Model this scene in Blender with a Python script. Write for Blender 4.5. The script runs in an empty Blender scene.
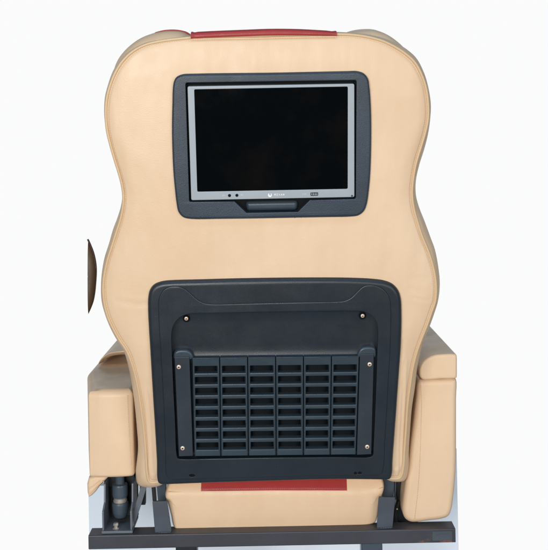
import bpy, bmesh, math, random
from mathutils import Vector, Matrix
from mathutils.geometry import tessellate_polygon

random.seed(4)
S = bpy.context.scene
COL = S.collection

# ------------------------------------------------------------------ camera
FOC, DIST, ROLL = 61.4, 1.5, math.radians(1.1)
CAM = Vector((0.0, -DIST, 0.92))
VPX, VPY = 274.0, 158.0                     # where the level view axis meets the picture
cd = bpy.data.cameras.new('camera')
cam = bpy.data.objects.new('camera', cd)
COL.objects.link(cam)
cd.lens = FOC
cd.sensor_fit = 'VERTICAL'
cd.sensor_height = 36.0
cd.sensor_width = 36.0
cd.shift_y = -(275.0 - VPY) / 550.0
cd.clip_start, cd.clip_end = 0.05, 100.0
cam.location = CAM
CR = Matrix.Rotation(math.radians(90), 3, 'X') @ Matrix.Rotation(-ROLL, 3, 'Z')
cam.rotation_euler = CR.to_euler()
S.camera = cam

# ------------------------------------------------------------------ studio surroundings (world) and lamps
W = bpy.data.worlds.new('World')
S.world = W
W.use_nodes = True
nt = W.node_tree
nt.nodes.clear()
wo = nt.nodes.new('ShaderNodeOutputWorld')
bg = nt.nodes.new('ShaderNodeBackground')
tc = nt.nodes.new('ShaderNodeTexCoord')
dot = nt.nodes.new('ShaderNodeVectorMath'); dot.operation = 'DOT_PRODUCT'
dot.inputs[1].default_value = Vector((0.0, 1.0, -0.10)).normalized()
mr = nt.nodes.new('ShaderNodeMapRange'); mr.interpolation_type = 'SMOOTHSTEP'
mr.inputs[1].default_value, mr.inputs[2].default_value = 0.80, 0.88
sep = nt.nodes.new('ShaderNodeSeparateXYZ')
up = nt.nodes.new('ShaderNodeMapRange'); up.interpolation_type = 'SMOOTHSTEP'
up.inputs[1].default_value, up.inputs[2].default_value = -0.3, 0.7
room = nt.nodes.new('ShaderNodeMix'); room.data_type = 'RGBA'
room.inputs['A'].default_value = (0.20, 0.205, 0.215, 1)      # floor side of the studio
room.inputs['B'].default_value = (0.11, 0.15, 0.20, 1)      # cool light from above
mx = nt.nodes.new('ShaderNodeMix'); mx.data_type = 'RGBA'
mx.inputs['B'].default_value = (0.965, 0.967, 0.969, 1)     # white backdrop
L = nt.links.new
L(tc.outputs['Generated'], dot.inputs[0]); L(dot.outputs['Value'], mr.inputs[0])
L(tc.outputs['Generated'], sep.inputs[0]); L(sep.outputs['Z'], up.inputs[0])
L(up.outputs[0], room.inputs['Factor']); L(room.outputs['Result'], mx.inputs['A'])
L(mr.outputs[0], mx.inputs['Factor']); L(mx.outputs['Result'], bg.inputs['Color'])
bg.inputs['Strength'].default_value = 1.0
L(bg.outputs[0], wo.inputs[0])


def area(name, loc, target, sx, sy, power, col):
    ld = bpy.data.lights.new(name, 'AREA')
    ld.shape = 'RECTANGLE'; ld.size, ld.size_y = sx, sy
    ld.energy = power; ld.color = col
    o = bpy.data.objects.new(name, ld); COL.objects.link(o)
    o.location = loc
    o.rotation_euler = (Vector(target) - Vector(loc)).to_track_quat('-Z', 'Y').to_euler()
    return o


area('key_softbox', (-0.9, -3.0, 1.0), (0, 0, 0.75), 1.8, 1.1, 80, (1.0, 0.985, 0.96))
area('sky_strip', (0.1, -1.1, 2.7), (0, 0, 0.75), 2.6, 0.3, 15, (0.52, 0.75, 1.0))
area('fill_softbox', (1.6, -2.6, 0.9), (0, 0, 0.7), 1.4, 1.6, 26, (1.0, 0.98, 0.96))
S.view_settings.view_transform = 'Standard'
S.view_settings.look = 'None'
S.view_settings.exposure = 0.0
S.view_settings.gamma = 1.0
S.view_settings.use_curve_mapping = False


# ------------------------------------------------------------------ from the picture to the place
def ray(px, py):
    k = 36.0 / FOC / 550.0
    return CR @ Vector(((px - VPX) * k, (VPY - py) * k, -1.0))


def hit(px, py, o, n):
    d = ray(px, py)
    return CAM + d * ((o - CAM).dot(n) / d.dot(n))


def PY(px, py, y):
    return hit(px, py, Vector((0, y, 0)), Vector((0, 1, 0)))


class Frame:
    """A plane with axes u, v and outward normal n."""
    def __init__(s, o, u, v, n):
        s.o, s.u, s.v, s.n = Vector(o), Vector(u).normalized(), Vector(v).normalized(), Vector(n).normalized()

    def uv(s, px, py, w=0.0):
        q = hit(px, py, s.o + s.n * w, s.n) - s.o
        return (q.dot(s.u), q.dot(s.v))

    def at(s, u, v, w):
        return s.o + s.u * u + s.v * v + s.n * w

    def pts(s, pl, w=0.0):
        return [s.uv(x, y, w) for x, y in pl]


LEAN = math.radians(10)
BACK = Frame(PY(270, 260, 0.0), (1, 0, 0), (0, -math.sin(LEAN), math.cos(LEAN)), (0, -math.cos(LEAN), -math.sin(LEAN)))
PX = 0.0016


def upright(y):
    return Frame((0, y, 0), (1, 0, 0), (0, 0, 1), (0, -1, 0))


# ------------------------------------------------------------------ materials
def new_mat(name):
    m = bpy.data.materials.new(name); m.use_nodes = True
    return m, m.node_tree, m.node_tree.nodes['Principled BSDF']


def noise(nt, scale, detail=3.0, rough=0.5, vec=None, stretch=None):
    n = nt.nodes.new('ShaderNodeTexNoise')
    n.inputs['Scale'].default_value = scale
    n.inputs['Detail'].default_value = detail
    n.inputs['Roughness'].default_value = rough
    t = nt.nodes.new('ShaderNodeTexCoord')
    src = t.outputs['Object']
    if stretch:
        mp = nt.nodes.new('ShaderNodeMapping'); mp.inputs['Scale'].default_value = stretch
        nt.links.new(src, mp.inputs[0]); src = mp.outputs[0]
    nt.links.new(src, n.inputs['Vector'])
    return n


def ramp(nt, fac, stops):
    r = nt.nodes.new('ShaderNodeValToRGB')
    e = r.color_ramp.elements
    while len(e) < len(stops): e.new(0.5)
    for k, (p, c) in enumerate(stops):
        e[k].position = p
        e[k].color = (c[0], c[1], c[2], 1) if isinstance(c, (tuple, list)) else (c, c, c, 1)
    nt.links.new(fac, r.inputs[0])
    return r


def bump(nt, bs, chain):
    prev = None
    for fac, strength, dist in chain:
        b = nt.nodes.new('ShaderNodeBump')
        b.inputs['Strength'].default_value = strength
        b.inputs['Distance'].default_value = dist
        nt.links.new(fac, b.inputs['Height'])
        if prev: nt.links.new(prev.outputs[0], b.inputs['Normal'])
        prev = b
    nt.links.new(prev.outputs[0], bs.inputs['Normal'])


def leather(name, c0, c1, rough=0.45, soft=1.0):
    m, t, b = new_mat(name)
    n = noise(t, 5, 4, 0.55)
    r = ramp(t, n.outputs[0], [(0.3, c0), (0.7, c1)])
    t.links.new(r.outputs[0], b.inputs['Base Color'])
    v = t.nodes.new('ShaderNodeTexVoronoi'); v.inputs['Scale'].default_value = 560
    tcn = t.nodes.new('ShaderNodeTexCoord'); t.links.new(tcn.outputs['Object'], v.inputs['Vector'])
    wr = noise(t, 14, 3, 0.5)
    fold = noise(t, 9, 2, 0.5, stretch=(2.2, 1, 0.7))
    rr = ramp(t, noise(t, 30, 3).outputs[0], [(0.3, rough - 0.05), (0.7, rough + 0.07)])
    t.links.new(rr.outputs[0], b.inputs['Roughness'])
    bump(t, b, [(fold.outputs[0], 0.42 * soft, 0.012), (wr.outputs[0], 0.30 * soft, 0.004), (v.outputs['Distance'], 0.15, 0.0007)])
    b.inputs['Specular IOR Level'].default_value = 0.4
    return m


def plastic(name, c, rough=0.42, grain=0.25, spec=0.5, vary=0.15):
    m, t, b = new_mat(name)
    n = noise(t, 9, 5, 0.6)
    r = ramp(t, n.outputs[0], [(0.3, tuple(x * (1 - vary) for x in c)), (0.7, tuple(x * (1 + vary) for x in c))])
    dn = noise(t, 420, 2, 0.5)
    dr = ramp(t, dn.outputs[0], [(0.70, 0.0), (0.80, 0.16)])
    big = ramp(t, noise(t, 16, 3).outputs[0], [(0.45, 0.0), (0.65, 1.0)])
    dm = t.nodes.new('ShaderNodeMath'); dm.operation = 'MULTIPLY'
    t.links.new(dr.outputs[0], dm.inputs[0]); t.links.new(big.outputs[0], dm.inputs[1])
    dmx = t.nodes.new('ShaderNodeMix'); dmx.data_type = 'RGBA'
    dmx.inputs['B'].default_value = (0.34, 0.36, 0.37, 1)
    t.links.new(r.outputs[0], dmx.inputs['A']); t.links.new(dm.outputs[0], dmx.inputs['Factor'])
    t.links.new(dmx.outputs['Result'], b.inputs['Base Color'])
    sm = noise(t, 22, 6, 0.65)
    rr = ramp(t, sm.outputs[0], [(0.3, rough - 0.06), (0.75, rough + 0.1)])
    t.links.new(rr.outputs[0], b.inputs['Roughness'])
    g = noise(t, 900, 3, 0.55)
    bump(t, b, [(g.outputs[0], grain, 0.0007)])
    b.inputs['Specular IOR Level'].default_value = spec
    return m


def plain(name, c, rough=0.5, metal=0.0, spec=0.5):
    m, t, b = new_mat(name)
    n = noise(t, 60, 3)
    r = ramp(t, n.outputs[0], [(0.3, tuple(x * 0.92 for x in c)), (0.7, tuple(min(1, x * 1.08) for x in c))])
    t.links.new(r.outputs[0], b.inputs['Base Color'])
    b.inputs['Roughness'].default_value = rough
    b.inputs['Metallic'].default_value = metal
    b.inputs['Specular IOR Level'].default_value = spec
    return m


TAN = leather('tan_leather', (0.69, 0.485, 0.308), (0.755, 0.552, 0.365), 0.42)
PIPE = leather('tan_piping_leather', (0.60, 0.42, 0.24), (0.66, 0.47, 0.28), 0.4, 0.3)
RED = leather('red_leather', (0.30, 0.027, 0.027), (0.36, 0.038, 0.034), 0.42, 0.5)
BROWN = leather('brown_leather', (0.062, 0.034, 0.016), (0.10, 0.058, 0.026), 0.45, 0.6)
MAROON = leather('maroon_leather', (0.035, 0.008, 0.007), (0.05, 0.012, 0.01), 0.4, 0.4)
THREAD = plain('thread', (0.52, 0.37, 0.22), 0.7)
BLACK = plastic('moulded_plastic', (0.011, 0.017, 0.024), 0.36, 0.22)
VENT = plastic('slat_plastic', (0.028, 0.044, 0.058), 0.34, 0.15)
STRIP = plastic('strip_plastic', (0.020, 0.028, 0.038), 0.42, 0.15)
BEZEL = plastic('bezel_plastic', (0.018, 0.031, 0.047), 0.40, 0.4, 0.5, 0.3)
DARK = plain('dark_void_plastic', (0.004, 0.005, 0.006), 0.7, 0.0, 0.12)
SILVER = plastic('silver_paint', (0.325, 0.36, 0.385), 0.33, 0.1, 0.5, 0.04)
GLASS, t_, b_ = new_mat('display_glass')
gr_ = ramp(t_, noise(t_, 14, 4, 0.6).outputs[0], [(0.50, (0.0010, 0.0020, 0.0026)), (0.75, (0.0042, 0.0034, 0.0030))])   # soft brown reflections painted into the base colour
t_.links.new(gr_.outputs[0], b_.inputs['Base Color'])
sm_ = noise(t_, 17, 5, 0.62)
r_ = ramp(t_, sm_.outputs[0], [(0.5, 0.07), (0.68, 0.17)])   # patches of uneven gloss
t_.links.new(r_.outputs[0], b_.inputs['Roughness'])
b_.inputs['Specular IOR Level'].default_value = 0.08
PRINT = plain('white_print', (0.75, 0.78, 0.8), 0.5)
FAINT = plain('faint_print', (0.52, 0.58, 0.62), 0.5)
STEEL = plain('zinc_steel', (0.62, 0.57, 0.50), 0.35, 0.7)
BRASSY = plain('screw_steel', (0.72, 0.55, 0.43), 0.4, 0.4)
GREYP = plastic('grey_painted_steel', (0.050, 0.060, 0.078), 0.42, 0.1)
LITEP = plastic('light_grey_painted_steel', (0.105, 0.118, 0.138), 0.4, 0.1)
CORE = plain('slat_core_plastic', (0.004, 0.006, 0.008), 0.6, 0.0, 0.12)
CYL = plastic('damper_enamel', (0.050, 0.068, 0.088), 0.3, 0.05)
PALE, t_, b_ = new_mat('pale_blue_background')
r_ = ramp(t_, noise(t_, 3, 2).outputs[0], [(0.2, (0.72, 0.79, 0.87)), (0.8, (0.74, 0.81, 0.885))])
t_.links.new(r_.outputs[0], b_.inputs['Base Color'])
b_.inputs['Roughness'].default_value = 0.75
TAPE = plastic('clear_tape', (0.07, 0.08, 0.095), 0.15, 0.0)
BLKMET = plain('black_steel', (0.010, 0.012, 0.015), 0.35)
FLOORM = plain('studio_floor_paint', (0.5, 0.52, 0.55), 0.7)

RAILM, t_, b_ = new_mat('rail_paint')
rn = noise(t_, 70, 5, 0.65)
tcn = t_.nodes.new('ShaderNodeTexCoord')
sp = t_.nodes.new('ShaderNodeSeparateXYZ'); t_.links.new(tcn.outputs['Object'], sp.inputs[0])
gate = t_.nodes.new('ShaderNodeMapRange'); gate.inputs[1].default_value, gate.inputs[2].default_value = 0.235, 0.262
t_.links.new(sp.outputs['X'], gate.inputs[0])
low = t_.nodes.new('ShaderNodeMapRange'); low.inputs[1].default_value, low.inputs[2].default_value = 0.004, -0.011
t_.links.new(sp.outputs['Z'], low.inputs[0])
mul = t_.nodes.new('ShaderNodeMath'); mul.operation = 'MULTIPLY'
t_.links.new(gate.outputs[0], mul.inputs[0]); t_.links.new(low.outputs[0], mul.inputs[1])
mul2 = t_.nodes.new('ShaderNodeMath'); mul2.operation = 'MULTIPLY'
rr_ = ramp(t_, rn.outputs[0], [(0.50, 0.0), (0.60, 0.9)])
t_.links.new(mul.outputs[0], mul2.inputs[0]); t_.links.new(rr_.outputs[0], mul2.inputs[1])
mixc = t_.nodes.new('ShaderNodeMix'); mixc.data_type = 'RGBA'
mixc.inputs['B'].default_value = (0.20, 0.085, 0.05, 1)
base_ = ramp(t_, noise(t_, 8, 5, 0.6).outputs[0], [(0.3, (0.028, 0.029, 0.037)), (0.7, (0.042, 0.043, 0.054))])
t_.links.new(base_.outputs[0], mixc.inputs['A']); t_.links.new(mul2.outputs[0], mixc.inputs['Factor'])
t_.links.new(mixc.outputs['Result'], b_.inputs['Base Color'])
b_.inputs['Roughness'].default_value = 0.45
bump(t_, b_, [(noise(t_, 260, 3).outputs[0], 0.15, 0.001)])


# ------------------------------------------------------------------ mesh helpers
def catmull(pts, closed=True, step=6):
    out, n = [], len(pts)
    rng = range(n) if closed else range(n - 1)
    for i in rng:
        g = (lambda k: pts[k % n]) if closed else (lambda k: pts[min(max(k, 0), n - 1)])
        p0, p1, p2, p3 = g(i - 1), g(i), g(i + 1), g(i + 2)
        k = [max(1e-6, math.dist(p[:2], q[:2]) ** 0.5) for p, q in ((p0, p1), (p1, p2), (p2, p3))]
        if k[0] < 1e-5: k[0] = k[1]
        if k[2] < 1e-5: k[2] = k[1]
        t0, t1 = 0.0, k[0]
        t2, t3 = t1 + k[1], t1 + k[1] + k[2]
        mixp = lambda a, b, ta, tb, t: tuple((x * (tb - t) + y * (t - ta)) / (tb - ta) for x, y in zip(a, b))
        for s in range(step):
            t = t1 + (t2 - t1) * s / step
            a1, a2, a3 = mixp(p0, p1, t0, t1, t), mixp(p1, p2, t1, t2, t), mixp(p2, p3, t2, t3, t)
            b1, b2 = mixp(a1, a2, t0, t2, t), mixp(a2, a3, t1, t3, t)
            out.append(mixp(b1, b2, t1, t2, t))
    if not closed: out.append(tuple(pts[-1]))
    return out


def rounded(pts, r, seg=6):
    """A polygon with every corner rounded; r a number or one per corner."""
    out, n = [], len(pts)
    for i in range(n):
        a, b, c = (Vector(pts[(i + k) % n]) for k in (-1, 0, 1))
        ri = r[i] if isinstance(r, (list, tuple)) else r
        d1, d2 = (a - b), (c - b)
        l1, l2 = d1.length, d2.length
        d1, d2 = d1 / l1, d2 / l2
        ang = math.acos(max(-1, min(1, d1.dot(d2))))
        t = min(ri / math.tan(ang / 2) if ang > 0.01 else 0, l1 * 0.48, l2 * 0.48)
        if t < 1e-6: out.append(tuple(b)); continue
        p, q = b + d1 * t, b + d2 * t
        for s in range(seg + 1):
            k = s / seg
            out.append(tuple((1 - k) ** 2 * p + 2 * k * (1 - k) * b + k * k * q))
    return out


def ccw(p):
    a = sum(p[i][0] * p[(i + 1) % len(p)][1] - p[(i + 1) % len(p)][0] * p[i][1] for i in range(len(p)))
    return list(p) if a > 0 else list(reversed(p))


def seg_dist(p, a, b):
    ab = b - a
    t = max(0, min(1, (p - a).dot(ab) / ab.length_squared))
    return (p - a - ab * t).length


def inset(p, d):
    """p is counter-clockwise; positive d shrinks it."""
    n, out = len(p), []
    for i in range(n):
        a, b, c = Vector(p[i - 1]), Vector(p[i]), Vector(p[(i + 1) % n])
        e1, e2 = b - a, c - b
        if e1.length < 1e-9: e1 = e2
        if e2.length < 1e-9: e2 = e1
        n1 = Vector((-e1.y, e1.x)).normalized(); n2 = Vector((-e2.y, e2.x)).normalized()
        m = n1 + n2
        if m.length < 1e-6: m = n1
        m.normalize()
        out.append(tuple(b + m * (d / max(0.4, m.dot(n1)))))
    if d > 0.0004 and n < 900:                  # drop the points that a tight corner folds over
        good = []
        for q in out:
            qv = Vector(q)
            dm = min(seg_dist(qv, Vector(p[i - 1]), Vector(p[i])) for i in range(n) if p[i - 1] != p[i])
            good.append(dm > d * 0.96)
        if any(good) and not all(good):
            res = list(out)
            for i in range(n):
                if good[i]: continue
                f = next(k for k in range(1, n) if good[(i + k) % n]); g = next(k for k in range(1, n) if good[i - k])
                res[i] = out[(i + f) % n] if f <= g else out[i - g]
            out = res
    return out


def skin(bm, rings, closed=True):
    """rings: lists of world points of one length; returns bm verts."""
    vr = [[bm.verts.new(p) for p in r] for r in rings]
    n = len(vr[0])
    for a, b in zip(vr, vr[1:]):
        for i in range(n if closed else n - 1):
            j = (i + 1) % n
            bm.faces.new((a[i], a[j], b[j], b[i])).smooth = True
    return vr


def cap(bm, loop, flip=False, holes=()):
    if not holes:
        keep = []
        for v in loop:
            if not keep or (v.co - keep[-1].co).length > 4e-5: keep.append(v)
        while len(keep) > 3 and (keep[0].co - keep[-1].co).length < 4e-5: keep.pop()
        done = False
        while not done and len(keep) > 4:       # drop any vertex where the loop turns back on itself
            done = True
            for i in range(len(keep)):
                a, b, c = keep[i - 1].co, keep[i].co, keep[(i + 1) % len(keep)].co
                if (b - a).normalized().dot((c - b).normalized()) < -0.93:
                    keep.pop(i); done = False; break
        if len(keep) > 2: bm.faces.new(keep)
        return
    loops = [loop] + list(holes)
    flat = [v for l in loops for v in l]
    tris = tessellate_polygon([[v.co for v in l] for l in loops])
    for t in tris:
        f = [flat[k] for k in t]
        if len(set(f)) < 3: continue
        try: bm.faces.new(f)
        except ValueError: pass


def arc_profile(b, seg=4):
    """(inset, drop) pairs from the side wall up to the front face."""
    return [(b * (1 - math.cos(math.pi / 2 * k / seg)), b * (1 - math.sin(math.pi / 2 * k / seg))) for k in range(seg + 1)]


def slab(bm, F, outline, w0, w1, b=0.001, bb=0.0, holes=(), hole_depth=None, hb=0.0005, crown=(), seg=4, floor=False):
    """A plate from w0 (rear) to w1 (front) with rounded front edges, through holes and an optional crown."""
    o = ccw(outline)
    prof = arc_profile(b, seg)
    rings = []
    if bb > 0:
        for ins, dr in reversed(arc_profile(bb, seg)): rings.append((ins, w0 + dr))
    else: rings.append((0.0, w0))
    for ins, dr in prof: rings.append((ins, w1 - dr))
    for ins, rise in crown: rings.append((ins, w1 + rise))
    vr = skin(bm, [[F.at(p[0], p[1], w) for p in inset(o, ins)] for ins, w in rings])
    hl, bottoms = [], []
    for h in holes:
        h = ccw(h)
        hr = [(-hb, w1), (-hb * 0.3, w1 - hb * 0.3), (0, w1 - hb), (0, w0 if hole_depth is None else w1 - hole_depth)]
        hv = skin(bm, [[F.at(p[0], p[1], w) for p in inset(h, ins)] for ins, w in hr])
        hl.append(hv[0]); bottoms.append(hv[-1])
    cap(bm, vr[-1], holes=hl)
    if hole_depth is None and holes: cap(bm, vr[0], holes=bottoms)
    else:
        cap(bm, vr[0])
        if floor:
            for bt in bottoms: cap(bm, bt)
    return bm


def tube(bm, pts, r, n=8, closed=False, squash=None):
    P = [Vector(p) for p in pts]
    m = len(P)
    rings = []
    for i, p in enumerate(P):
        a = P[i - 1] if (closed or i > 0) else P[i]
        c = P[(i + 1) % m] if (closed or i < m - 1) else P[i]
        t = (c - a).normalized()
        ref = Vector((0, 1, 0)) if abs(t.y) < 0.9 else Vector((0, 0, 1))
        x = t.cross(ref).normalized(); y = x.cross(t).normalized()
        rr = r[i] if isinstance(r, (list, tuple)) else r
        rings.append([p + x * (math.cos(2 * math.pi * k / n) * rr) + y * (math.sin(2 * math.pi * k / n) * rr) for k in range(n)])
    if closed: rings.append(rings[0])
    vr = skin(bm, rings)
    if not closed:
        bm.faces.new(vr[0]); bm.faces.new(vr[-1])


def lathe(bm, o, axis, prof, n=24):
    """prof: (radius, height along axis)."""
    axis = Vector(axis).normalized()
    ref = Vector((1, 0, 0)) if abs(axis.x) < 0.9 else Vector((0, 1, 0))
    x = axis.cross(ref).normalized(); y = axis.cross(x).normalized()
    o = Vector(o)
    vr = skin(bm, [[o + axis * h + (x * math.cos(2 * math.pi * k / n) + y * math.sin(2 * math.pi * k / n)) * max(r, 1e-5)
                    for k in range(n)] for r, h in prof])
    bm.faces.new(vr[0]); bm.faces.new(vr[-1])


def wpos(o):
    p = Vector((0, 0, 0))
    while o is not None:
        p += o.location; o = o.parent
    return p


def obj(name, bm, mat, parent=None, angle=38, weighted=True, label=None):
    bmesh.ops.remove_doubles(bm, verts=bm.verts, dist=1e-6)
    bmesh.ops.recalc_face_normals(bm, faces=bm.faces)
    c = Vector((0, 0, 0))
    lo = Vector((min(v.co[k] for v in bm.verts) for k in range(3)))
    hi = Vector((max(v.co[k] for v in bm.verts) for k in range(3)))
    c = (lo + hi) / 2
    if name == 'mounting_rail' or parent is not None: pass
    else: c.z = lo.z
    for v in bm.verts: v.co -= c
    me = bpy.data.meshes.new(name)
    bm.to_mesh(me); bm.free()
    me.materials.append(mat)
    me.set_sharp_from_angle(angle=math.radians(angle))
    o = bpy.data.objects.new(name, me); COL.objects.link(o)
    if parent is not None:
        o.parent = parent
        o.location = c - wpos(parent)
    else: o.location = c
    if weighted:
        wn = o.modifiers.new('weighted', 'WEIGHTED_NORMAL'); wn.keep_sharp = True; wn.weight = 60
    if label: o['label'] = label
    return o


def thing(name, loc, label, cat):
    o = bpy.data.objects.new(name, None); COL.objects.link(o)
    o.location = loc; o.empty_display_size = 0.1
    o['label'] = label; o['category'] = cat
    return o


def NB(): return bmesh.new()


def lerp(a, b, t): return tuple(x + (y - x) * t for x, y in zip(a, b))


# ------------------------------------------------------------------ setting
bm = NB()
slab(bm, Frame((0, 0, 0), (1, 0, 0), (0, 1, 0), (0, 0, 1)), rounded([(-0.75, -0.5), (0.75, -0.5), (0.75, 0.42), (-0.75, 0.42)], 0.02), -0.02, 0.0, 0.003)
fl = obj('floor', bm, FLOORM); fl['kind'] = 'structure'

bm = NB()
yb = 0.36
a, b = PY(88.3, 486, yb), PY(456.6, 449, yb)
slab(bm, upright(yb), [(a.x, 0.001), (b.x, 0.001), (b.x, b.z), (b.x - 0.08, b.z), (a.x + 0.08, a.z), (a.x, a.z)], -0.02, 0.0, 0.001)
wb = obj('background_panel', bm, PALE)  # added panel standing in for the pale background floor and wall
wb['label'] = 'pale blue upright panel added for the background under and beside the tan seat'; wb['category'] = 'background'

# ------------------------------------------------------------------ the seat
seat = thing('coach_seat', (0, 0.1, 0.0), 'tan leather coach seat seen from behind, with built-in screen and black slatted back panel', 'seat')

PAIRS = [
    (264, 37.5, 264, 32), (300, 36.5, 300, 31), (336, 36, 336, 31.8), (352, 36.3, 353, 32.8), (366, 38, 368, 34.5), (380, 41.5, 383, 38),
    (392, 47, 396, 43), (403, 54, 407, 49.5), (413, 63, 417, 59), (420, 75, 424.5, 74), (424.5, 88, 428.7, 89), (426.5, 102, 430.8, 104),
    (426.5, 118, 430.2, 119), (423.5, 133, 428, 134), (419, 148, 424, 150), (414.5, 163, 419.5, 164), (411.5, 180, 416, 180),
    (410.5, 195, 415.8, 194), (412.5, 210, 419, 207), (416, 222, 424.5, 221), (420.5, 236, 430, 236), (427, 252, 435, 250),
    (431.5, 266, 438, 265), (434.5, 283, 439.8, 283), (434, 300, 438.2, 300), (430, 312, 434.5, 312.5), (426, 324, 430, 325), (420.5, 338, 424, 340),
    (415.5, 352, 420, 354), (411.5, 368, 417, 369), (409, 385, 415, 387), (406.5, 405, 412, 407), (405, 430, 410, 432), (403.5, 450, 408.8, 452),
    (402.5, 466, 408.5, 469), (399.5, 476.5, 404.5, 480), (392, 477.5, 393, 481), (380, 474, 380, 476), (330, 474, 330, 476), (264, 475, 264, 477), (200, 476, 200, 478),
    (170, 477, 170, 480), (160, 480.5, 158, 486), (150.5, 481, 146, 487), (147.6, 470, 137.5, 484), (147.2, 462, 135.8, 473), (146.5, 447, 138, 450), (144.5, 425, 136.8, 427),
    (141.5, 402, 134.5, 403), (138.5, 384, 132, 386), (134, 366, 128.7, 368), (128.5, 351, 123.5, 350), (120, 338, 115.5, 337),
    (113.5, 326, 109.3, 325), (108.5, 314, 104.8, 313), (105.3, 300, 101.5, 300), (104.5, 286, 101, 285), (106, 273, 102, 272), (109, 260, 104.5, 258),
    (113.5, 246, 109, 243.5), (118, 232, 113, 229.5), (122, 219, 117.5, 217.5), (124.3, 207, 121, 206), (125, 196, 122.4, 195), (123.7, 185, 121, 184),
    (120.3, 172, 117.8, 171.5), (116, 158, 113.3, 157), (112, 144, 109.3, 143.5), (108.8, 130, 106, 129), (107.5, 114, 104.2, 114), (108.3, 100, 104.7, 99),
    (111.3, 87, 107.5, 86.5), (117, 73, 113, 71), (124.5, 61.5, 121, 58.5), (134.5, 52, 132, 49.5), (147, 45.5, 145, 43), (163, 41.8, 162, 39.5),
    (190, 39, 190, 36), (225, 38, 225, 33)]
ring = catmull(PAIRS, True, 5)
seam = [BACK.uv(x, y) for x, y, _, _ in ring]
N = len(seam)
wsil = -0.030
sil = [BACK.uv(x, y, wsil) for _, _, x, y in ring]
CEN = BACK.uv(268, 262)

GROOVES = [  # polylines of soft folds in the cover: points, half-width px, depth
    ([(400.5, 340), (399.8, 380), (398, 425), (396.8, 466)], 2.0, 0.0011),
    ([(403.5, 360), (402.5, 400), (400.5, 440), (400, 474)], 1.2, 0.0016),
    ([(408, 287), (420, 291), (431, 291)], 1.6, 0.0007),
    ([(412, 296), (422, 299), (430, 299)], 1.5, 0.0006),
    ([(411, 276), (422, 278), (431, 276)], 1.8, 0.0005),
    ([(148, 392), (151, 430), (153, 472)], 1.5, 0.0012),
    ([(118, 300), (140, 303), (147, 302)], 2.5, 0.0005),
    ([(373, 60), (392, 70), (404, 88)], 5.0, 0.0003),
    ([(130, 66), (150, 60), (172, 58)], 5.0, 0.0003),
]
GR = [([Vector(BACK.uv(*p)) for p in pl], hw * PX, d) for pl, hw, d in GROOVES]


def inside(p, poly):
    c = False
    for (x0, y0), (x1, y1) in zip(poly, poly[1:] + poly[:1]):
        if (y0 > p.y) != (y1 > p.y) and p.x < (x1 - x0) * (p.y - y0) / (y1 - y0) + x0: c = not c
    return c


HOLLOWS = [BACK.pts([(157, 292), (391, 288), (383, 470), (166, 474)]), BACK.pts([(181, 82), (361, 79), (361, 203), (352, 212.5), (200, 214.5), (187, 206)])]


def face_w(u, v, s):
    w = 0.0105 - 0.006 * s ** 5 - 0.0045 * (max(0.0, s - 0.88) / 0.12) ** 2
    if s > 0.93: w -= 0.0024 * math.exp(-((1 - s) / 0.007) ** 2)
    p = Vector((u, v))
    for poly in HOLLOWS:                        # the cover is cut back under the two plastic mouldings
        if inside(p, poly): return -0.012
    for pl, hw, d in GR:
        q = min(seg_dist(p, a, b) for a, b in zip(pl, pl[1:]))
        if q < hw * 4:
            w += d * (-math.exp(-(q / hw) ** 2) + 0.7 * math.exp(-((q - 2 * hw) / hw) ** 2))
    return w


bm = NB()
rings = []
for ins, w in ((0.05, -0.105), (0.02, -0.10), (0.006, -0.085), (0.0015, -0.06)):
    rings.append([BACK.at(p[0], p[1], w) for p in list(reversed(inset(list(reversed(sil)), ins)))])
rings.append([BACK.at(p[0], p[1], wsil) for p in sil])
for k in (0.85, 0.6, 0.35):
    rings.append([BACK.at(*lerp(p, q, k), wsil * k ** 1.6 * 0.9 - 0.0005) for p, q in zip(seam, sil)])
rings.append([BACK.at(p[0], p[1], -0.0012) for p in seam])
SS = [0.9965, 0.993, 0.989, 0.985, 0.98, 0.973, 0.966, 0.958, 0.95, 0.94, 0.93, 0.92, 0.905, 0.89] + [0.875 - 0.016 * k for k in range(54)]
for s in SS:
    r = []
    for p in seam:
        u, v = lerp(CEN, p, s)
        r.append(BACK.at(u, v, face_w(u, v, s)))
    rings.append(r)
vr = skin(bm, rings)
bm.faces.new(vr[0]); bm.faces.new(vr[-1])
backrest = obj('backrest', bm, TAN, seat, angle=70, weighted=False)

# piping all round the rear face, and its stitches
bm = NB()
pp = []
for p, q in zip(seam, sil):
    d = Vector(q) - Vector(p)
    l = min(1.7 * PX, d.length * 0.5)
    d = d.normalized() * l
    pp.append(BACK.at(p[0] + d.x, p[1] + d.y, -0.0016))
tube(bm, pp, 1.45 * PX, 8, True)
obj('piping', bm, PIPE, backrest, 60, False)

bm = NB()
cum, acc = [0.0], 0.0
cpt = [BACK.at(*lerp(CEN, p, 0.9945), face_w(*lerp(CEN, p, 0.9945), 0.9945) + 0.0001) for p in seam]
acc = 0.0
nextd = 0.0
for i in range(N):
    a, b = cpt[i], cpt[(i + 1) % N]
    l = (b - a).length
    while nextd < acc + l:
        t = (nextd - acc) / l
        c = a.lerp(b, t); d = (b - a).normalized()
        tube(bm, [c - d * 0.0011, c, c + d * 0.0011], [0.0002, 0.0003, 0.0002], 5)
        nextd += 0.0036
    acc += l
obj('stitching', bm, THREAD, backrest, 60, False)

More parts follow.
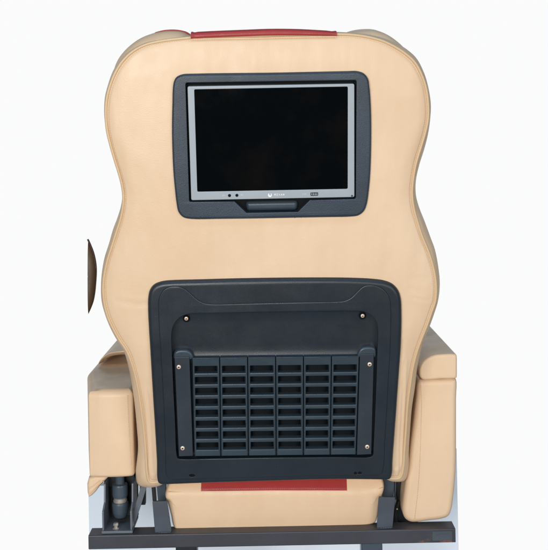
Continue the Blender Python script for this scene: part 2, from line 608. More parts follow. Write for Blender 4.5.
# red leather strip rolled over the top edge
bm = NB()
lowp = catmull([(191, 39.6), (215, 38.4), (245, 37.3), (270, 36.6), (300, 36.4), (336.5, 36.6)], False, 6)
topp = catmull([(191, 32.6), (215, 31.4), (245, 30.2), (270, 29.3), (300, 29.6), (336.5, 31.6)], False, 6)
rings = []
n_ = len(lowp)
for i, (lo, hi) in enumerate(zip(lowp, topp)):
    f = i / (n_ - 1)
    e = min(f, 1 - f) * 145                     # pixels from the nearer end
    bulge = 1.0 + (0.10 if e < 3.2 else 0.0) - (0.12 if 3.2 <= e < 5.5 else 0)
    r = []
    for k in range(13):
        a = -0.5 + 2.4 * k / 12                 # angle round the roll
        mid = lerp(lo, hi, 0.45); hgt = Vector(hi) - Vector(lo)
        yy = math.sin(a) * 0.58 * bulge
        px, py = mid[0], mid[1] + hgt.y * yy
        u, v = BACK.uv(px, py, 0.0)
        r.append(BACK.at(u, v, math.cos(a) * 0.0075 * bulge - 0.003 if a < 1.57 else -0.004 - (a - 1.57) * 0.06))
    rings.append(r)
vr = skin(bm, rings, closed=False)
for r in (vr[0], vr[-1]): bm.faces.new(r)
obj('red_trim', bm, RED, backrest, 50, False)

# headrest wings showing past the top corners
bm = NB()
HW = -0.075
ho = catmull([(114, 72), (118, 60), (124, 51.5), (132, 44), (141, 38), (151, 34), (162, 31.6), (173, 31), (183, 32.2), (191, 36), (210, 40), (264, 40), (330, 40),
              (344, 35), (354, 31.6), (366, 30), (376, 30.4), (386, 34), (396, 40.5), (405, 49), (412, 60), (414, 75), (410, 110), (380, 130), (264, 135), (150, 130), (116, 110)], True, 5)
slab(bm, BACK, BACK.pts(ho, HW), HW - 0.07, HW + 0.05, 0.05, 0.03, seg=10)
headrest = obj('headrest', bm, TAN, seat, 60)
bm = NB()
tp = catmull([(155, 32.6), (162, 31.2), (173, 30.4), (182, 31.4), (187, 33.2), (191.5, 36.5)], False, 6)
q = [BACK.at(*BACK.uv(x, y, HW - 0.004), HW - 0.004) for x, y in tp]
tube(bm, q, [0.0004 + 0.0011 * min(1, 4 * min(i / (len(q) - 1), 1.05 - i / (len(q) - 1))) for i in range(len(q))], 8)
obj('red_piping', bm, RED, headrest, 60, False)

# ------------------------------------------------------------------ screen surround and monitor
SO = [(173.2, 83), (176, 77.5), (182, 74.6), (192, 74), (230, 73.4), (270, 73), (310, 72.2), (348, 71.4), (357, 71.3), (364, 73.6), (368.3, 79), (369.7, 87), (370.8, 100),
      (371.5, 118), (371.6, 136), (371.3, 155), (370.5, 175), (369.2, 190), (367.2, 204), (364.2, 211.5), (358.5, 216), (351, 217.2), (330, 217.7), (300, 218.2), (260, 219), (220, 219.5),
      (191, 219.6), (183, 217.8), (178.2, 212.5), (176.4, 205), (174.6, 190), (173, 172), (172, 150), (171.6, 130), (172, 105)]
OP = [(185.4, 82.8), (356.6, 80.2), (355.8, 199), (310, 200.2), (298, 212), (246.5, 213), (234.5, 201.6), (189.2, 202)]
bm = NB()
wb0, wb1 = 0.0, 0.016
so = BACK.pts(catmull(SO, True, 4), wb1)
op = rounded(BACK.pts(OP, wb1), [0.003, 0.003, 0.003, 0.001, 0.002, 0.002, 0.001, 0.003], 4)
slab(bm, BACK, so, wb0, wb1, 0.0045, holes=[op], hole_depth=0.013, hb=0.0008, floor=False, seg=5)
surround = obj('screen_surround', bm, BEZEL, seat)
bm = NB()
slab(bm, BACK, inset(ccw(op), -0.0004), -0.0005, 0.0032, 0.0002)
obj('recess_floor', bm, DARK, surround)

bm = NB()
MQ = [(187.4, 86.4), (354.4, 83.7), (354.5, 197.2), (191.2, 200.4)]
DQ = [(194.2, 89.4), (347.8, 86.6), (347.7, 188.9), (197.3, 191.8)]
wm = 0.0145
dq = rounded(BACK.pts(DQ, wm), 0.0022, 4)
slab(bm, BACK, rounded(BACK.pts(MQ, wm), 0.003, 4), 0.004, wm, 0.0012, holes=[dq], hole_depth=0.004, hb=0.0006)
monitor = obj('monitor', bm, SILVER, seat)
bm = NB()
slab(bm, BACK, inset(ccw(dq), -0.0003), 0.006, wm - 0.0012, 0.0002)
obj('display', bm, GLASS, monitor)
for x in (229.5, 236.9):
    bm = NB()
    u, v = BACK.uv(x, 195.5 if x < 233 else 195.3, wm)
    lathe(bm, BACK.at(u, v, wm - 0.001), BACK.n, [(0.0024, 0), (0.0024, 0.0014), (0.0017, 0.0019), (0.0001, 0.0019)], 16)
    obj('button', bm, DARK, monitor)
bm = NB()
pq = BACK.pts([(310.6, 192.6), (318, 192.4), (318, 195.6), (310.6, 195.8)], wm)
slab(bm, BACK, rounded(pq, 0.0006, 3), wm - 0.001, wm + 0.0005, 0.0002)
port = obj('port', bm, DARK, monitor)
bm = NB()
for k, x in enumerate((311.9, 313.6, 315.2, 316.8)):
    slab(bm, BACK, BACK.pts([(x - 0.35, 193.2), (x + 0.35, 193.2), (x + 0.35, 195.0), (x - 0.35, 195.0)], wm), wm, wm + 0.0007, 0.0001)
obj('contact', bm, FAINT, monitor)


def strokes(bm, x, y, h, segs, lw, w):
    for (x0, y0, x1, y1) in segs:
        a = Vector((x + x0 * h, y - y0 * h)); b = Vector((x + x1 * h, y - y1 * h))
        d = (b - a).normalized(); nn = Vector((-d.y, d.x)) * lw / 2
        slab(bm, BACK, BACK.pts([tuple(a + nn), tuple(b + nn), tuple(b - nn), tuple(a - nn)], w), w - 0.0004, w + 0.0002, 0.00005, seg=1)


# round emblem with a hook cut through it, then the row of small worn characters
bm = NB()
cx, cy = 269.9, 195.0
e = []
for k in range(22):
    a = math.radians(120 + 300 * k / 21)
    e.append((cx + 2.0 * math.cos(a), cy - 2.1 * math.sin(a)))
for k in range(10):
    a = math.radians(60 - 240 * k / 9)
    e.append((cx + 0.35 + 0.75 * math.cos(a), cy - 0.25 - 0.7 * math.sin(a)))
slab(bm, BACK, BACK.pts(e, wm), wm - 0.0004, wm + 0.0003, 0.00005, seg=1)
obj('emblem', bm, PRINT, monitor)
bm = NB()
CH = [[(0, 0, 0, 1), (0, 1, .7, 1), (0, .5, .6, .5), (.7, 0, .7, 1)], [(0, 1, .7, 1), (.35, 0, .35, 1), (0, 0, .7, 0)], [(0, .8, .7, .8), (0, .4, .7, .4), (.35, 0, .35, 1)],
      [(0, 0, .35, 1), (.35, 1, .7, 0), (.15, .4, .55, .4)], [(0, 0, 0, 1), (0, 1, .7, 0), (.7, 0, .7, 1)]]
for k, c in enumerate(CH): strokes(bm, 274.4 + 2.15 * k, 195.6 - 0.04 * k, 1.7, c, 0.42, wm)
obj('lettering', bm, PRINT, monitor)
for x0, cs in ((222.6, CH[1:3]), (240.8, CH[0:2]), (302.3, CH[2:5])):
    bm = NB()
    for k, c in enumerate(cs): strokes(bm, x0 + 1.5 * k, 195.9 - (x0 - 222) * 0.016, 1.2, c, 0.3, wm)
    obj('key_legend', bm, FAINT, monitor)
bm = NB()
u, v = BACK.uv(352, 195.9, wm)
lathe(bm, BACK.at(u, v, wm - 0.0004), BACK.n, [(0.0016, 0), (0.0016, 0.0005), (0.0001, 0.0005)], 12)
obj('corner_screw', bm, STRIP, monitor)

# release handle in the notch under the monitor
bm = NB()
hq = rounded(BACK.pts([(245, 201.6), (298.5, 200.6), (297, 210.4), (247, 211.2)], 0.010), 0.0065, 6)
slab(bm, BACK, hq, 0.001, 0.0118, 0.0062, seg=8)
obj('release_handle', bm, VENT, surround)

# ------------------------------------------------------------------ moulded back panel
PO = [(147.5, 310), (147.8, 298), (149.5, 290.8), (153.5, 285.6), (160, 282.6), (168, 281.3), (200, 280.2), (240, 279.1), (280, 278.5), (320, 278.3), (350, 278.6), (372, 279.7),
      (385, 281.6), (393, 285), (398.6, 291.2), (401.2, 299), (402, 312), (401.4, 345), (399.3, 375), (396.8, 410), (394.6, 440), (393, 462), (392.2, 476), (390.6, 479.6), (387, 480.6),
      (380, 480.6), (330, 480.4), (270, 482), (210, 483.8), (172, 485.2), (161.5, 485.4), (158.4, 484), (156.9, 480), (156.4, 462), (154.6, 430), (152.4, 395), (150, 355)]
OPN = [(171.6, 345), (171.5, 334), (173, 326.5), (177, 320), (183, 315.6), (191, 313.6), (215, 313), (270, 311.8), (330, 311), (356, 310.8), (365.5, 312), (372.6, 316.2), (376.7, 322.8),
       (378, 331), (377.6, 345), (376.4, 380), (374.8, 420), (373.5, 448), (373, 455), (370.5, 457.2), (340, 457.4), (270, 458), (210, 459), (182, 459.4), (178, 458.6), (176.6, 455), (175.2, 425), (173.2, 385)]
wp = 0.020
bm = NB()
po = BACK.pts(catmull(PO, True, 4), wp - 0.004)
on = BACK.pts(catmull(OPN, True, 4), wp)
on0 = BACK.pts(catmull(OPN, True, 4), wp - 0.002)
slab(bm, BACK, po, -0.004, wp - 0.002, 0.008, holes=[inset(ccw(on), -0.0012)], hole_depth=0.0165, hb=0.0002, seg=6)
panel = obj('back_panel', bm, BLACK, seat, 40)

# raised plate inside the rim with its wavy upper edge
PL = [(158.3, 312), (158.6, 300), (160.4, 294.5), (164.4, 289.3), (170.5, 286.6), (178, 286.4), (184, 288.4), (190, 293), (196, 298.4), (202, 302.2), (210, 304), (240, 303.6), (270, 302.8),
      (305, 302), (336, 301.6), (345, 300.6), (351, 297.6), (357, 291.8), (362, 287.2), (368, 284.9), (376, 285.7), (384, 289.8), (389.2, 297), (391, 307), (390.6, 340), (388.6, 380),
      (386.4, 420), (384.8, 445), (383.6, 468), (381, 474.5), (374, 476), (330, 476.2), (270, 477.5), (210, 479), (176, 480), (168.5, 479), (166, 474), (165.4, 455), (163.8, 410), (161, 360)]
bm = NB()
pl_ = BACK.pts(catmull(PL, True, 4), wp)


def ell(F, x, y, rx, ry, w, n=14):
    return [F.uv(x + rx * math.cos(2 * math.pi * k / n), y + ry * math.sin(2 * math.pi * k / n), w) for k in range(n)]


hl = [ell(BACK, 192, 475.6, 3.0, 1.5, wp), ell(BACK, 355.5, 473.3, 1.5, 1.4, wp), ell(BACK, 359.8, 473.1, 1.8, 1.3, wp)]
slab(bm, BACK, pl_, wp - 0.0035, wp, 0.0019, holes=[on] + hl, hb=0.0008, seg=3)
# screw holes along the bottom, sunk cups with a dark floor
plate = obj('raised_plate', bm, BLACK, panel, 40)
for x, y, rx, ry in ((192, 475.6, 3.0, 1.5), (355.5, 473.3, 1.5, 1.4), (359.8, 473.1, 1.8, 1.3)):
    bm = NB()
    o_ = ell(BACK, x, y, rx, ry, wp)
    slab(bm, BACK, inset(ccw(o_), -0.0012), wp - 0.003, wp - 0.0012, 0.0002)
    obj('screw_hole', bm, DARK, panel)

# recess: curved floor behind the opening (deeper at the top, sweeping out to the slats)
bm = NB()
rows = []
for y, w in ((306, 0.019), (309, 0.0125), (312.5, 0.0065), (317, 0.0045), (324, 0.0042), (332, 0.0042), (340, 0.0042), (346, 0.0042), (351, 0.0043), (355, 0.0055), (357, 0.0070), (360, 0.0070), (365, 0.002), (430, 0.001), (464, 0.001)):
    r = []
    for k in range(41):
        f = k / 40
        e = min(f, 1 - f)
        x = 169 + (380.5 - 169) * f
        ww = w + 0.011 * math.exp(-(e / 0.018) ** 2) * (1 if y < 360 else 0)
        u, v = BACK.uv(x, y - 2.6 * f + 1.3, 0.01)
        r.append(BACK.at(u, v, min(ww, 0.0165)))
    rows.append(r)
skin(bm, rows, closed=False)
obj('recess', bm, BLACK, panel, 60, False)

# side strips with their rounded heads
ST = [[(174.4, 357.4), (189.4, 357), (193.0, 456.2), (178.8, 456.8)], [(359.9, 354.4), (374, 354), (371.4, 454.6), (356.9, 455.2)]]
HD = [[(174, 353), (177, 350.4), (184, 349.6), (189, 350.6), (192.5, 354), (193.5, 358.5), (174, 359)], [(357.5, 357), (358.2, 351.6), (361.5, 347.8), (367, 346.6), (373, 347), (375.8, 349), (375.6, 357)]]
for k in (0, 1):
    bm = NB()
    slab(bm, BACK, rounded(BACK.pts(ST[k], 0.018), 0.001, 3), 0.001, 0.0175, 0.001)
    obj('side_strip', bm, STRIP, panel)
    bm = NB()
    slab(bm, BACK, BACK.pts(catmull(HD[k], True, 4), 0.014), 0.001, 0.0158, 0.004, seg=5)
    obj('strip_head', bm, VENT, panel)

# six slatted columns
TX = [192.0, 219.6, 247.6, 275.6, 303.5, 331.5, 359.4]
BX = [194.3, 220.9, 248.4, 276.3, 303.4, 330.3, 356.2]


def col_pt(xf, yf):
    """xf in column units 0..6, yf 0 at the top, 1 at the bottom."""
    i = min(int(xf), 5); f = xf - i
    xt = TX[i] + (TX[i + 1] - TX[i]) * f; xb = BX[i] + (BX[i + 1] - BX[i]) * f
    x = xt + (xb - xt) * yf
    yt = 358.2 - 0.0105 * (x - 192); ybm = 456.4 - 0.0105 * (x - 192)
    return (x, yt + (ybm - yt) * yf)


wv = 0.0165
for i in range(6):
    bm = NB()
    o_ = [col_pt(i + f, y) for f, y in ((0.014, 0), (0.986, 0), (0.986, 1), (0.014, 1))]
    hs = []
    for k in range(8):
        y0 = (8.2 + 10.93 * k) / 98.2; y1 = y0 + 7.3 / 98.2
        hs.append(rounded(BACK.pts([col_pt(i + 0.085, y0), col_pt(i + 0.915, y0), col_pt(i + 0.915, y1), col_pt(i + 0.085, y1)], wv), 0.0008, 2))
    slab(bm, BACK, rounded(BACK.pts(o_, wv), 0.0006, 2), wv - 0.011, wv, 0.0014, holes=hs, hb=0.0014)
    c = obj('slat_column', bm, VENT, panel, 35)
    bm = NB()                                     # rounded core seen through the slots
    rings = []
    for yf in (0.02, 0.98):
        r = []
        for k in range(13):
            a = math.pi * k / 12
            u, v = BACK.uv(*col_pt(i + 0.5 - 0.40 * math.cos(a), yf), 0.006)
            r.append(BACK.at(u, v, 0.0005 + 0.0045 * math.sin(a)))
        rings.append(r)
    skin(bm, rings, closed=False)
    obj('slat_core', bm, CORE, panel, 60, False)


def screw(x, y, w, r=0.0036, cup=False):
    bm = NB()
    u, v = BACK.uv(x, y, w)
    o_ = BACK.at(u, v, w - 0.0006)
    lathe(bm, o_, BACK.n, [(r, 0), (r, 0.0009), (r * 0.85, 0.0014), (r * 0.34, 0.0017), (r * 0.26, 0.0011), (0.0001, 0.0011)], 18)
    sc = obj('screw', bm, BRASSY, panel, 50, False)
    bm = NB()
    a0 = random.random() * 1.5
    for a in (a0, a0 + math.pi / 2):
        d = (math.cos(a) * r * 0.36, math.sin(a) * r * 0.36); n_ = (-d[1] * 0.3, d[0] * 0.3)
        q = [(u + d[0] + n_[0], v + d[1] + n_[1]), (u + d[0] - n_[0], v + d[1] - n_[1]), (u - d[0] - n_[0], v - d[1] - n_[1]), (u - d[0] + n_[0], v - d[1] + n_[1])]
        slab(bm, BACK, q, w + 0.0002, w + 0.00135 + (0.0001 if a == a0 else 0), 0.00005, seg=1)
    obj('screw_slot', bm, DARK, sc)
    if cup:
        bm = NB()
        lathe(bm, BACK.at(u, v - 0.0006, w - 0.0022), BACK.n, [(r * 1.75, 0), (r * 1.75, 0.0018), (r * 1.55, 0.0025), (r * 1.3, 0.0016), (0.0001, 0.0014)], 20)
        obj('screw_cup', bm, DARK, panel, 50, False)


screw(186.3, 318.6, 0.0078, 0.0032, True); screw(362.6, 315.8, 0.0078, 0.0032, True)
screw(178.8, 367.0, 0.0178); screw(369.6, 364.3, 0.0178)
screw(182.6, 448.2, 0.0178); screw(367.2, 446.8, 0.0178)

# ------------------------------------------------------------------ seat cushion below the panel
YC = 0.10
FC = upright(YC)
CU = [(168.6, 484), (172, 478), (220, 477), (270, 476), (320, 475.5), (372, 474.5), (381, 477), (384.2, 483), (384.6, 490), (383, 496), (380, 505), (378.3, 517), (376, 523.5), (368, 526.5), (340, 529),
      (300, 531), (250, 531.8), (200, 531.8), (176, 531), (172.6, 527), (170.2, 516), (167, 504), (164.6, 497), (166, 490)]
SEAMY = [(150, 491.8), (180, 491.8), (220, 491.4), (270, 490.8), (320, 490.8), (352, 491), (372, 489.8), (383, 487.2), (400, 486)]


def seam_py(x):
    for (x0, y0), (x1, y1) in zip(SEAMY, SEAMY[1:]):
        if x <= x1: return y0 + (y1 - y0) * (x - x0) / (x1 - x0)
    return SEAMY[-1][1]


SV = [FC.uv(x, seam_py(x)) for x in range(150, 401, 5)]


def seam_v(u):
    for (u0, v0), (u1, v1) in zip(SV, SV[1:]):
        if u <= u1: return v0 + (v1 - v0) * (u - u0) / (u1 - u0)
    return SV[-1][1]


def cushion_w(u, v, w):
    """The band above the rear seam tips forward; the seam itself is drawn in."""
    d = v - seam_v(u)
    if d > 0: w -= d * 0.75
    return w - 0.0012 * math.exp(-(d / 0.0022) ** 2)


bm = NB()
cu = ccw(catmull(FC.pts(CU), True, 5))
rings = []
for ins, w in ((0.0, -0.30), (0.0, -0.12), (0.0, -0.03), (0.0003, -0.009), (0.0010, -0.0050), (0.0022, -0.0022), (0.0036, -0.0007), (0.0050, 0.0)):
    rings.append([FC.at(p[0], p[1], cushion_w(p[0], p[1], w)) for p in inset(cu, ins)])
lastr = inset(cu, 0.0050)
umid = sum(p[0] for p in lastr) / len(lastr)
vmid = sum(p[1] for p in lastr) / len(lastr) - 0.004
for k in (0.9, 0.8, 0.7, 0.6, 0.5, 0.4, 0.3, 0.2, 0.1, 0.02):
    rings.append([FC.at(umid + (p[0] - umid) * (1 - 0.09 * (1 - k)), vmid + (p[1] - vmid) * k, cushion_w(p[0], vmid + (p[1] - vmid) * k, 0.0026 * (1 - k * k))) for p in lastr])
vr = skin(bm, rings)
cap(bm, vr[0]); cap(bm, vr[-1])
cushion = obj('seat_cushion', bm, TAN, seat, 50)
bm = NB()
sl = catmull([(167.5, 491.8), (180, 492), (220, 491.8), (270, 491.2), (320, 491.2), (352, 491.3), (372, 490.1), (383, 487.6)], False, 6)
tube(bm, [FC.at(*FC.uv(x, y), -0.0001) for x, y in sl], 0.0009, 6)
obj('piping', bm, PIPE, cushion, 60, False)
bm = NB()
rows = []
for j in range(9):
    r = []
    for i in range(31):
        x = 201 + (347 - 201) * i / 30
        y = seam_py(x) - 0.5 - 11.5 * j / 8
        u, v = FC.uv(x, y)
        r.append(FC.at(u, v, cushion_w(u, v, 0.0036) - (0.0014 if j in (0, 8) or i in (0, 30) else 0)))
    rows.append(r)
skin(bm, rows, closed=False)
redp = obj('red_panel', bm, RED, cushion, 50, False)
bm = NB()
for k in range(68):
    x = 202.5 + k * 2.13
    pts_ = []
    for dx in (-0.62, 0.0, 0.62):
        u, v = FC.uv(x + dx, seam_py(x) - 2.0)
        pts_.append(FC.at(u, v, cushion_w(u, v, 0.0037)))
    tube(bm, pts_, [0.0002, 0.0004, 0.0002], 5)
obj('stitching', bm, RED, redp, 60, False)

# added squab in front of the backrest, seen only through the gaps; black to keep them dark and block the backdrop
bm = NB()
FSB = upright(0.17)
slab(bm, FSB, rounded(FSB.pts([(134, 372), (414, 368), (408, 483), (146, 484)]), 0.012, 4), -0.36, 0.0, 0.01, 0.02)
obj('gap_shade_squab', bm, BLKMET, seat, 60)

# ------------------------------------------------------------------ mounting rail and brackets
YR = 0.075
a = PY(88.4, 542, YR); zt = PY(270, 532.2, YR).z; zb = PY(270, 546.2, YR).z
xr = PY(455.6, 536, YR).x
FR = Frame((0, YR, 0), (0, 1, 0), (0, 0, 1), (1, 0, 0))
bm = NB()
slab(bm, FR, rounded([(0, zb), (0.034, zb), (0.034, zt), (0, zt)], 0.0022, 4), a.x, xr, 0.0006, 0.0006)
rail = obj('mounting_rail', bm, RAILM, seat)
bm = NB()
FRr = upright(YR)
slab(bm, FRr, rounded(FRr.pts([(432.5, 531.6), (452, 531), (452.4, 540), (432, 540.6)]), 0.002, 3), -0.001, 0.0006, 0.0003)
tape = obj('tape', bm, TAPE, rail, label='shiny clear tape stuck on the rail end')
bm = NB()
for x0, x1, y in ((437, 440, 533.8), (441, 446, 533.4), (447.5, 448.5, 533.2)):
    slab(bm, FRr, FRr.pts([(x0, y), (x1, y - 0.1), (x1, y + 0.7), (x0, y + 0.8)]), 0.0003, 0.0009, 0.0001)
obj('tape_print', bm, CYL, tape)
# legs of the rail, below the picture
for px in (186, 372):
    bm = NB()
    x = PY(px, 545, YR).x
    slab(bm, Frame((x, YR + 0.017, 0), (1, 0, 0), (0, 1, 0), (0, 0, 1)), rounded([(-0.018, -0.015), (0.018, -0.015), (0.018, 0.015), (-0.018, 0.015)], 0.004, 3), 0.001, zb + 0.001, 0.001)
    obj('leg', bm, BLKMET if px < 200 else CYL, rail)

FB = upright(YR + 0.008)
for quad in ([(152.3, 501.5), (167, 501.3), (171.6, 532), (155, 533)], [(378.8, 497.2), (395.2, 497.4), (392.6, 527.5), (376.8, 528.4)]):
    bm = NB()
    slab(bm, FB, rounded(FB.pts(quad), 0.002, 3), -0.004, 0.0, 0.0008)
    br = obj('bracket', bm, GREYP, seat)
    bm = NB()
    (x1_, y1_), (x0_, y0_) = quad[2], quad[3]
    wp_ = [FB.at(*FB.uv(x0_ + (x1_ - x0_) * k / 24, y0_ + (y1_ - y0_) * k / 24 - 0.2), 0.0008 + 0.0003 * math.sin(k * 2.1)) for k in range(25)]
    tube(bm, wp_, [0.0011 + 0.0005 * math.sin(k * 1.9) for k in range(25)], 8)
    obj('weld_bead', bm, GREYP, br, 60, False)
FU = upright(YC + 0.03)
for quad, m in (([(156.5, 484), (165.5, 484), (166.5, 506), (158.5, 506)], CYL), ([(383, 478), (394.4, 478), (393.5, 504), (382.5, 504)], CYL),
                ([(151.2, 484), (154.6, 484), (158, 530), (155, 530)], BLKMET), ([(395.0, 476), (396.3, 476), (396, 500), (394.8, 500)], GREYP)):
    bm = NB()
    slab(bm, FU, rounded(FU.pts(quad), 0.001, 3), -0.012, 0.0, 0.0008)
    obj('upright', bm, m, seat)
# dark hinge housing beside the right armrest
bm = NB()
FH = upright(YC + 0.04)
slab(bm, FH, FH.pts(catmull([(395, 470), (412, 470), (412, 500), (418, 524), (406, 527), (393, 527.5), (393.5, 516), (396.5, 505)], True, 4)), -0.03, 0.0, 0.003)
hinge = obj('hinge_housing', bm, BLKMET, seat)
bm = NB()
tube(bm, [FH.at(*FH.uv(x, y), 0.004) for x, y in catmull([(399, 500), (396.5, 508), (394.5, 517), (396, 524), (404, 526)], False, 5)], 0.005, 10)
obj('hose', bm, BLKMET, hinge, 60, False)
for x, y, m in ((396.4, 507, STEEL), (402.5, 493.5, GREYP), (404, 502.5, GREYP)):
    bm = NB()
    lathe(bm, FH.at(*FH.uv(x, y), 0.004), FH.n, [(0.0016, 0), (0.0016, 0.006), (0.001, 0.0066), (0.0001, 0.0066)], 10)
    obj('rivet', bm, m, hinge, 50, False)

# ------------------------------------------------------------------ right armrest
YA = 0.095
FA = upright(YA)
RA = [(419.3, 381.2), (424, 380), (440, 379.6), (455, 379.2), (457, 380.5), (457, 400), (457, 430), (457, 448), (456.8, 463), (455.9, 480), (454, 499), (452.2, 511), (449, 517.5), (442, 520.4), (428, 522.2),
      (417, 523.6), (410.5, 523.2), (405.6, 520), (403.2, 513), (403.6, 503), (405.6, 487), (408.4, 468), (411.6, 442), (414.4, 420), (416.6, 400)]
bm = NB()
slab(bm, FA, FA.pts(catmull(RA, True, 4)), -0.30, 0.0, 0.010, seg=7)
arm = obj('armrest', bm, TAN, seat, 60)
bm = NB()
sp = catmull([(420.6, 386), (421.3, 400), (421, 425), (420.2, 450), (419, 475), (417.4, 495), (415.4, 512), (414.6, 519)], False, 14)
q = [FA.at(*FA.uv(x, y), 0.0006) for x, y in sp]
acc = nextd = 0.0
for a_, b_ in zip(q, q[1:]):
    l = (b_ - a_).length
    while nextd < acc + l:
        c = a_.lerp(b_, (nextd - acc) / l); d = (b_ - a_).normalized()
        tube(bm, [c - d * 0.0011, c, c + d * 0.0011], [0.0002, 0.0004, 0.0002], 5); nextd += 0.0034
    acc += l
obj('stitching', bm, THREAD, arm, 60, False)
RP = [(419.4, 374), (419.8, 368), (422.4, 362.4), (427, 358), (433, 355.2), (440, 354.2), (455.5, 354.2), (456.6, 355.4), (457, 358), (457, 366), (457, 375), (456.6, 377.6), (454.5, 378.6), (440, 379), (428, 380), (423, 379.6), (420.4, 377.6)]
bm = NB()
slab(bm, FA, FA.pts(catmull(RP, True, 5)), -0.30, 0.002, 0.0045, seg=6)
pad = obj('arm_pad', bm, TAN, arm, 60)
bm = NB()
cp = catmull([(421.6, 376), (421.6, 370), (424, 364.4), (428.4, 360), (434, 357.4), (441, 356.4), (456.6, 356.6)], False, 6)
tube(bm, [FA.at(*FA.uv(x, y, 0), 0.0002) for x, y in cp], 0.0013, 8)
obj('piping', bm, PIPE, pad, 60, False)

# ------------------------------------------------------------------ left armrest
xl = PY(88.4, 430, YA).x
xi = PY(133.2, 430, YA).x
ztop = PY(110, 390, YA).z
zbot = PY(112, 478, YA).z
FLT = Frame((0, 0, ztop), (1, 0, 0), (0, 1, 0), (0, 0, 1))
xo = xl * 1.088                                 # the box flares outward a little towards the front
bm = NB()
arcp = [(xl + (xi - xl) * t, YA + 0.004 * ((2 * t - 1) ** 2)) for t in (0.15, 0.3, 0.45, 0.6, 0.75, 0.87)]
prof = rounded([(xl, YA + 0.004)] + arcp + [(xi, YA + 0.006), (xi, YA + 0.394), (xo, YA + 0.394), (xo, YA + 0.14)], [0.0035] + [0.0] * 6 + [0.018, 0.02, 0.02, 0.04], 6)
slab(bm, FLT, prof, zbot - ztop, 0.0, 0.013, 0.006, seg=8)
arm2 = obj('armrest', bm, TAN, seat, 60)
bm = NB()
q = []
for k in range(60):
    f = k / 59
    x, y = lerp((131.0, 399), (133.0, 473), f) if False else (127.5 + 4.6 * f ** 1.2, 396 + 78 * f)
    q.append(FA.at(*FA.uv(x, y), 0.0006))
acc = nextd = 0.0
for a_, b_ in zip(q, q[1:]):
    l = (b_ - a_).length
    while nextd < acc + l:
        c = a_.lerp(b_, (nextd - acc) / l); d = (b_ - a_).normalized()
        tube(bm, [c - d * 0.0011, c, c + d * 0.0011], [0.0002, 0.0004, 0.0002], 5); nextd += 0.0034
    acc += l
obj('stitching', bm, THREAD, arm2, 60, False)
# hinged top pad, its rear end lifted a little from the box
bm = NB()
FP = upright(YA + 0.184)
ap = [(98.2, 364.4), (99.4, 361.2), (102.8, 357), (109, 353), (118, 351.4), (136, 350.6), (136, 356.6), (122, 356.8), (113, 357.6), (106, 360), (101, 364.4)]
slab(bm, FP, FP.pts(catmull(ap, True, 4)), -0.21, 0.0, 0.0040, 0.002, seg=5)
tops = FP.pts(ap[:6])
for v in bm.verts:                              # the rear edge is undercut
    if v.co.y > YA + 0.30: continue
    zt_ = tops[-1][1]
    for (u0, z0), (u1, z1) in zip(tops, tops[1:]):
        if v.co.x <= u1:
            zt_ = z0 + (z1 - z0) * max(0, v.co.x - u0) / (u1 - u0); break
    v.co.y += max(0.0, zt_ - 0.0015 - v.co.z) * 1.9
obj('arm_pad', bm, TAN, arm2, 60)
# loose crumpled cover hanging at the outer lower corner
bm = NB()
FG = upright(YA + 0.02)
cr = [(88.4, 478), (108, 477), (104, 482), (100, 486), (96.5, 491), (92.5, 495.4), (89.6, 497.4), (88.4, 498)]
slab(bm, FG, FG.pts(catmull(cr, True, 3)), -0.03, 0.0, 0.006)
cover = obj('loose_cover', bm, TAN, arm2, 60)
bm = NB()
for pl2 in ([(88.8, 494), (95, 488), (103, 481)], [(88.8, 489), (95, 484.5), (100, 480.6)]):
    tube(bm, [FG.at(*FG.uv(x, y), 0.0) for x, y in catmull(pl2, False, 5)], 0.0011, 8)
obj('fold', bm, TAN, cover, 60, False)

# ------------------------------------------------------------------ damper under the left armrest
FD = upright(YR + 0.004)
rootd = FD
bm = NB()
yb_ = YR + 0.075
zpl = zt
x0, x1 = PY(100.8, 527, YR).x, PY(132, 527, YR).x
FT = Frame((0, 0, zpl), (1, 0, 0), (0, 1, 0), (0, 0, 1))
slab(bm, FT, rounded([(x0, YR + 0.006), (x1, YR + 0.006), (x1, yb_), (x0, yb_)], 0.001, 2), 0.0005, 0.0045, 0.0006)
damper = obj('damper_bracket', bm, LITEP, seat)
FS = Frame((0, 0, 0), (0, 1, 0), (0, 0, 1), (1, 0, 0))
zf = PY(101, 484, YR + 0.03).z
for xs, m in ((x0 + 0.001, LITEP), (x1 - 0.004, LITEP)):
    bm = NB()
    slab(bm, FS, rounded([(YR + 0.008, zpl + 0.004), (yb_, zpl + 0.004), (yb_, zf), (YR + 0.03, zf), (YR + 0.026, zf - 0.03), (YR + 0.008, zf - 0.04)], 0.002, 3), xs, xs + 0.003, 0.0005, 0.0005)
    obj('flange', bm, m, damper)
bm = NB()
slab(bm, upright(yb_), rounded([(x0, zpl + 0.004), (x1, zpl + 0.004), (x1, zf + 0.012), (x0, zf + 0.012)], 0.001, 2), -0.003, 0.0, 0.0005)
obj('bracket_shade_plate', bm, BLKMET, damper)  # black plate standing in for the shadow inside the bracket
ym = YR + 0.045
c_ = PY(120.3, 500, ym)
zz = lambda y: PY(120, y, ym).z
rpx = 0.0016 * (DIST + ym) / DIST
bm = NB()
lathe(bm, (c_.x, ym, 0), (0, 0, 1), [(4 * rpx, zz(518)), (6.6 * rpx, zz(515.5)), (8.0 * rpx, zz(511)), (8.3 * rpx, zz(504)), (7.9 * rpx, zz(502)), (5.5 * rpx, zz(501.4)), (5.3 * rpx, zz(497)), (7.3 * rpx, zz(496.4)), (7.8 * rpx, zz(494)), (7.8 * rpx, zz(486)), (7.4 * rpx, zz(484)), (4.5 * rpx, zz(483)), (4.4 * rpx, zz(474))], 32)
obj('damper', bm, CYL, damper, 45)
bm = NB()
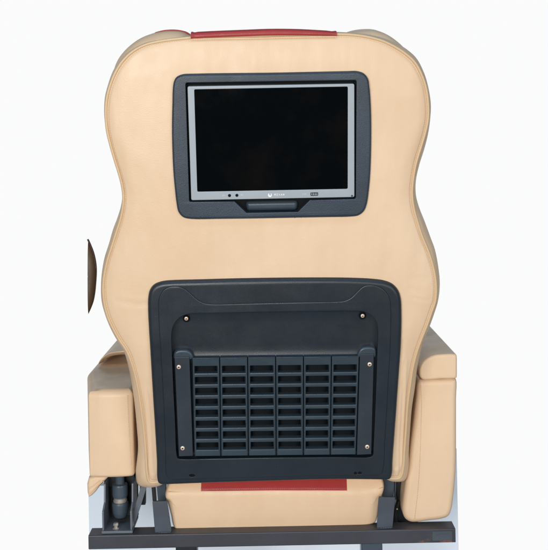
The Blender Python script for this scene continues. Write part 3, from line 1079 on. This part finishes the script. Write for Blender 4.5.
lathe(bm, (c_.x, ym, 0), (0, 0, 1), [(6.4 * rpx, zz(501.6)), (6.9 * rpx, zz(501)), (6.9 * rpx, zz(499.4)), (6.2 * rpx, zz(499)), (6.4 * rpx, zz(497.6)), (5.8 * rpx, zz(497))], 28)
obj('collar', bm, STEEL, damper, 45)
bm = NB()
bx = PY(115.8, 524, YR + 0.016)
lathe(bm, (bx.x, YR + 0.018, zpl + 0.0045), (0, 0, 1), [(0.0058, 0), (0.0058, 0.001), (0.0030, 0.0012), (0.0030, 0.005), (0.0046, 0.0052), (0.0046, 0.0085), (0.0038, 0.0092), (0.0001, 0.0092)], 6)
obj('bolt', bm, STEEL, damper, 30, False)
bm = NB()
FAB = upright(YA + 0.045)
slab(bm, FAB, FAB.pts([(104, 474), (134, 474), (134.5, 483), (131, 486), (104, 487)]), -0.05, 0.0, 0.001)
obj('under_arm_shade', bm, BLKMET, damper)  # black box added to darken the shaded gap under the armrest
# slanted stay beside it and the dark block behind
bm = NB()
FQ = upright(YR + 0.03)
slab(bm, FQ, rounded(FQ.pts([(141, 486), (147, 486), (141.5, 504), (133.6, 527), (131.8, 518)]), 0.001, 2), -0.004, 0.0, 0.0006)
obj('stay', bm, LITEP, damper)
bm = NB()
FQ2 = upright(YR + 0.045)
slab(bm, FQ2, rounded(FQ2.pts([(140, 484), (145.6, 484), (145.4, 505), (139.6, 505)]), 0.001, 2), -0.01, 0.0, 0.0006)
obj('stay_block', bm, BLKMET, damper)

# ------------------------------------------------------------------ the neighbouring seat's edge at far left
YN = 0.12
FN = upright(YN)
NE = [(88.5, 239), (91, 244.6), (93.8, 252), (95.8, 260.5), (96.7, 270), (96.2, 282), (95.0, 294), (93.4, 302), (91, 308.6), (88.5, 314)]
edge = catmull(NE, False, 5)
bm = NB()
rings = []
base_x, vm = FN.uv(88.5, 276)
for k in range(15):
    a = math.pi * k / 14
    r = []
    for x, y in edge:
        u, v = FN.uv(x, y)
        f = abs(math.sin(a)) ** 0.7
        r.append(FN.at(base_x + (u - base_x) * max(f, 0.02), vm + (v - vm) * max(f, 0.02), (0.008 if a < 1.57 else 0.02) * math.cos(a)))
    rings.append(r)
vr = skin(bm, rings, closed=False)
nb = obj('neighbouring_seat', bm, BROWN, None, 60, False)
nb['label'] = 'dark brown leather edge of a neighbouring seat at far left'
nb['category'] = 'seat'
bm = NB()
top = edge[:20]
tube(bm, [FN.at(FN.uv(x, y)[0] - 0.0006, FN.uv(x, y)[1], 0.004) for x, y in top], 0.0014, 8)
obj('piping', bm, MAROON, nb, 60, False)
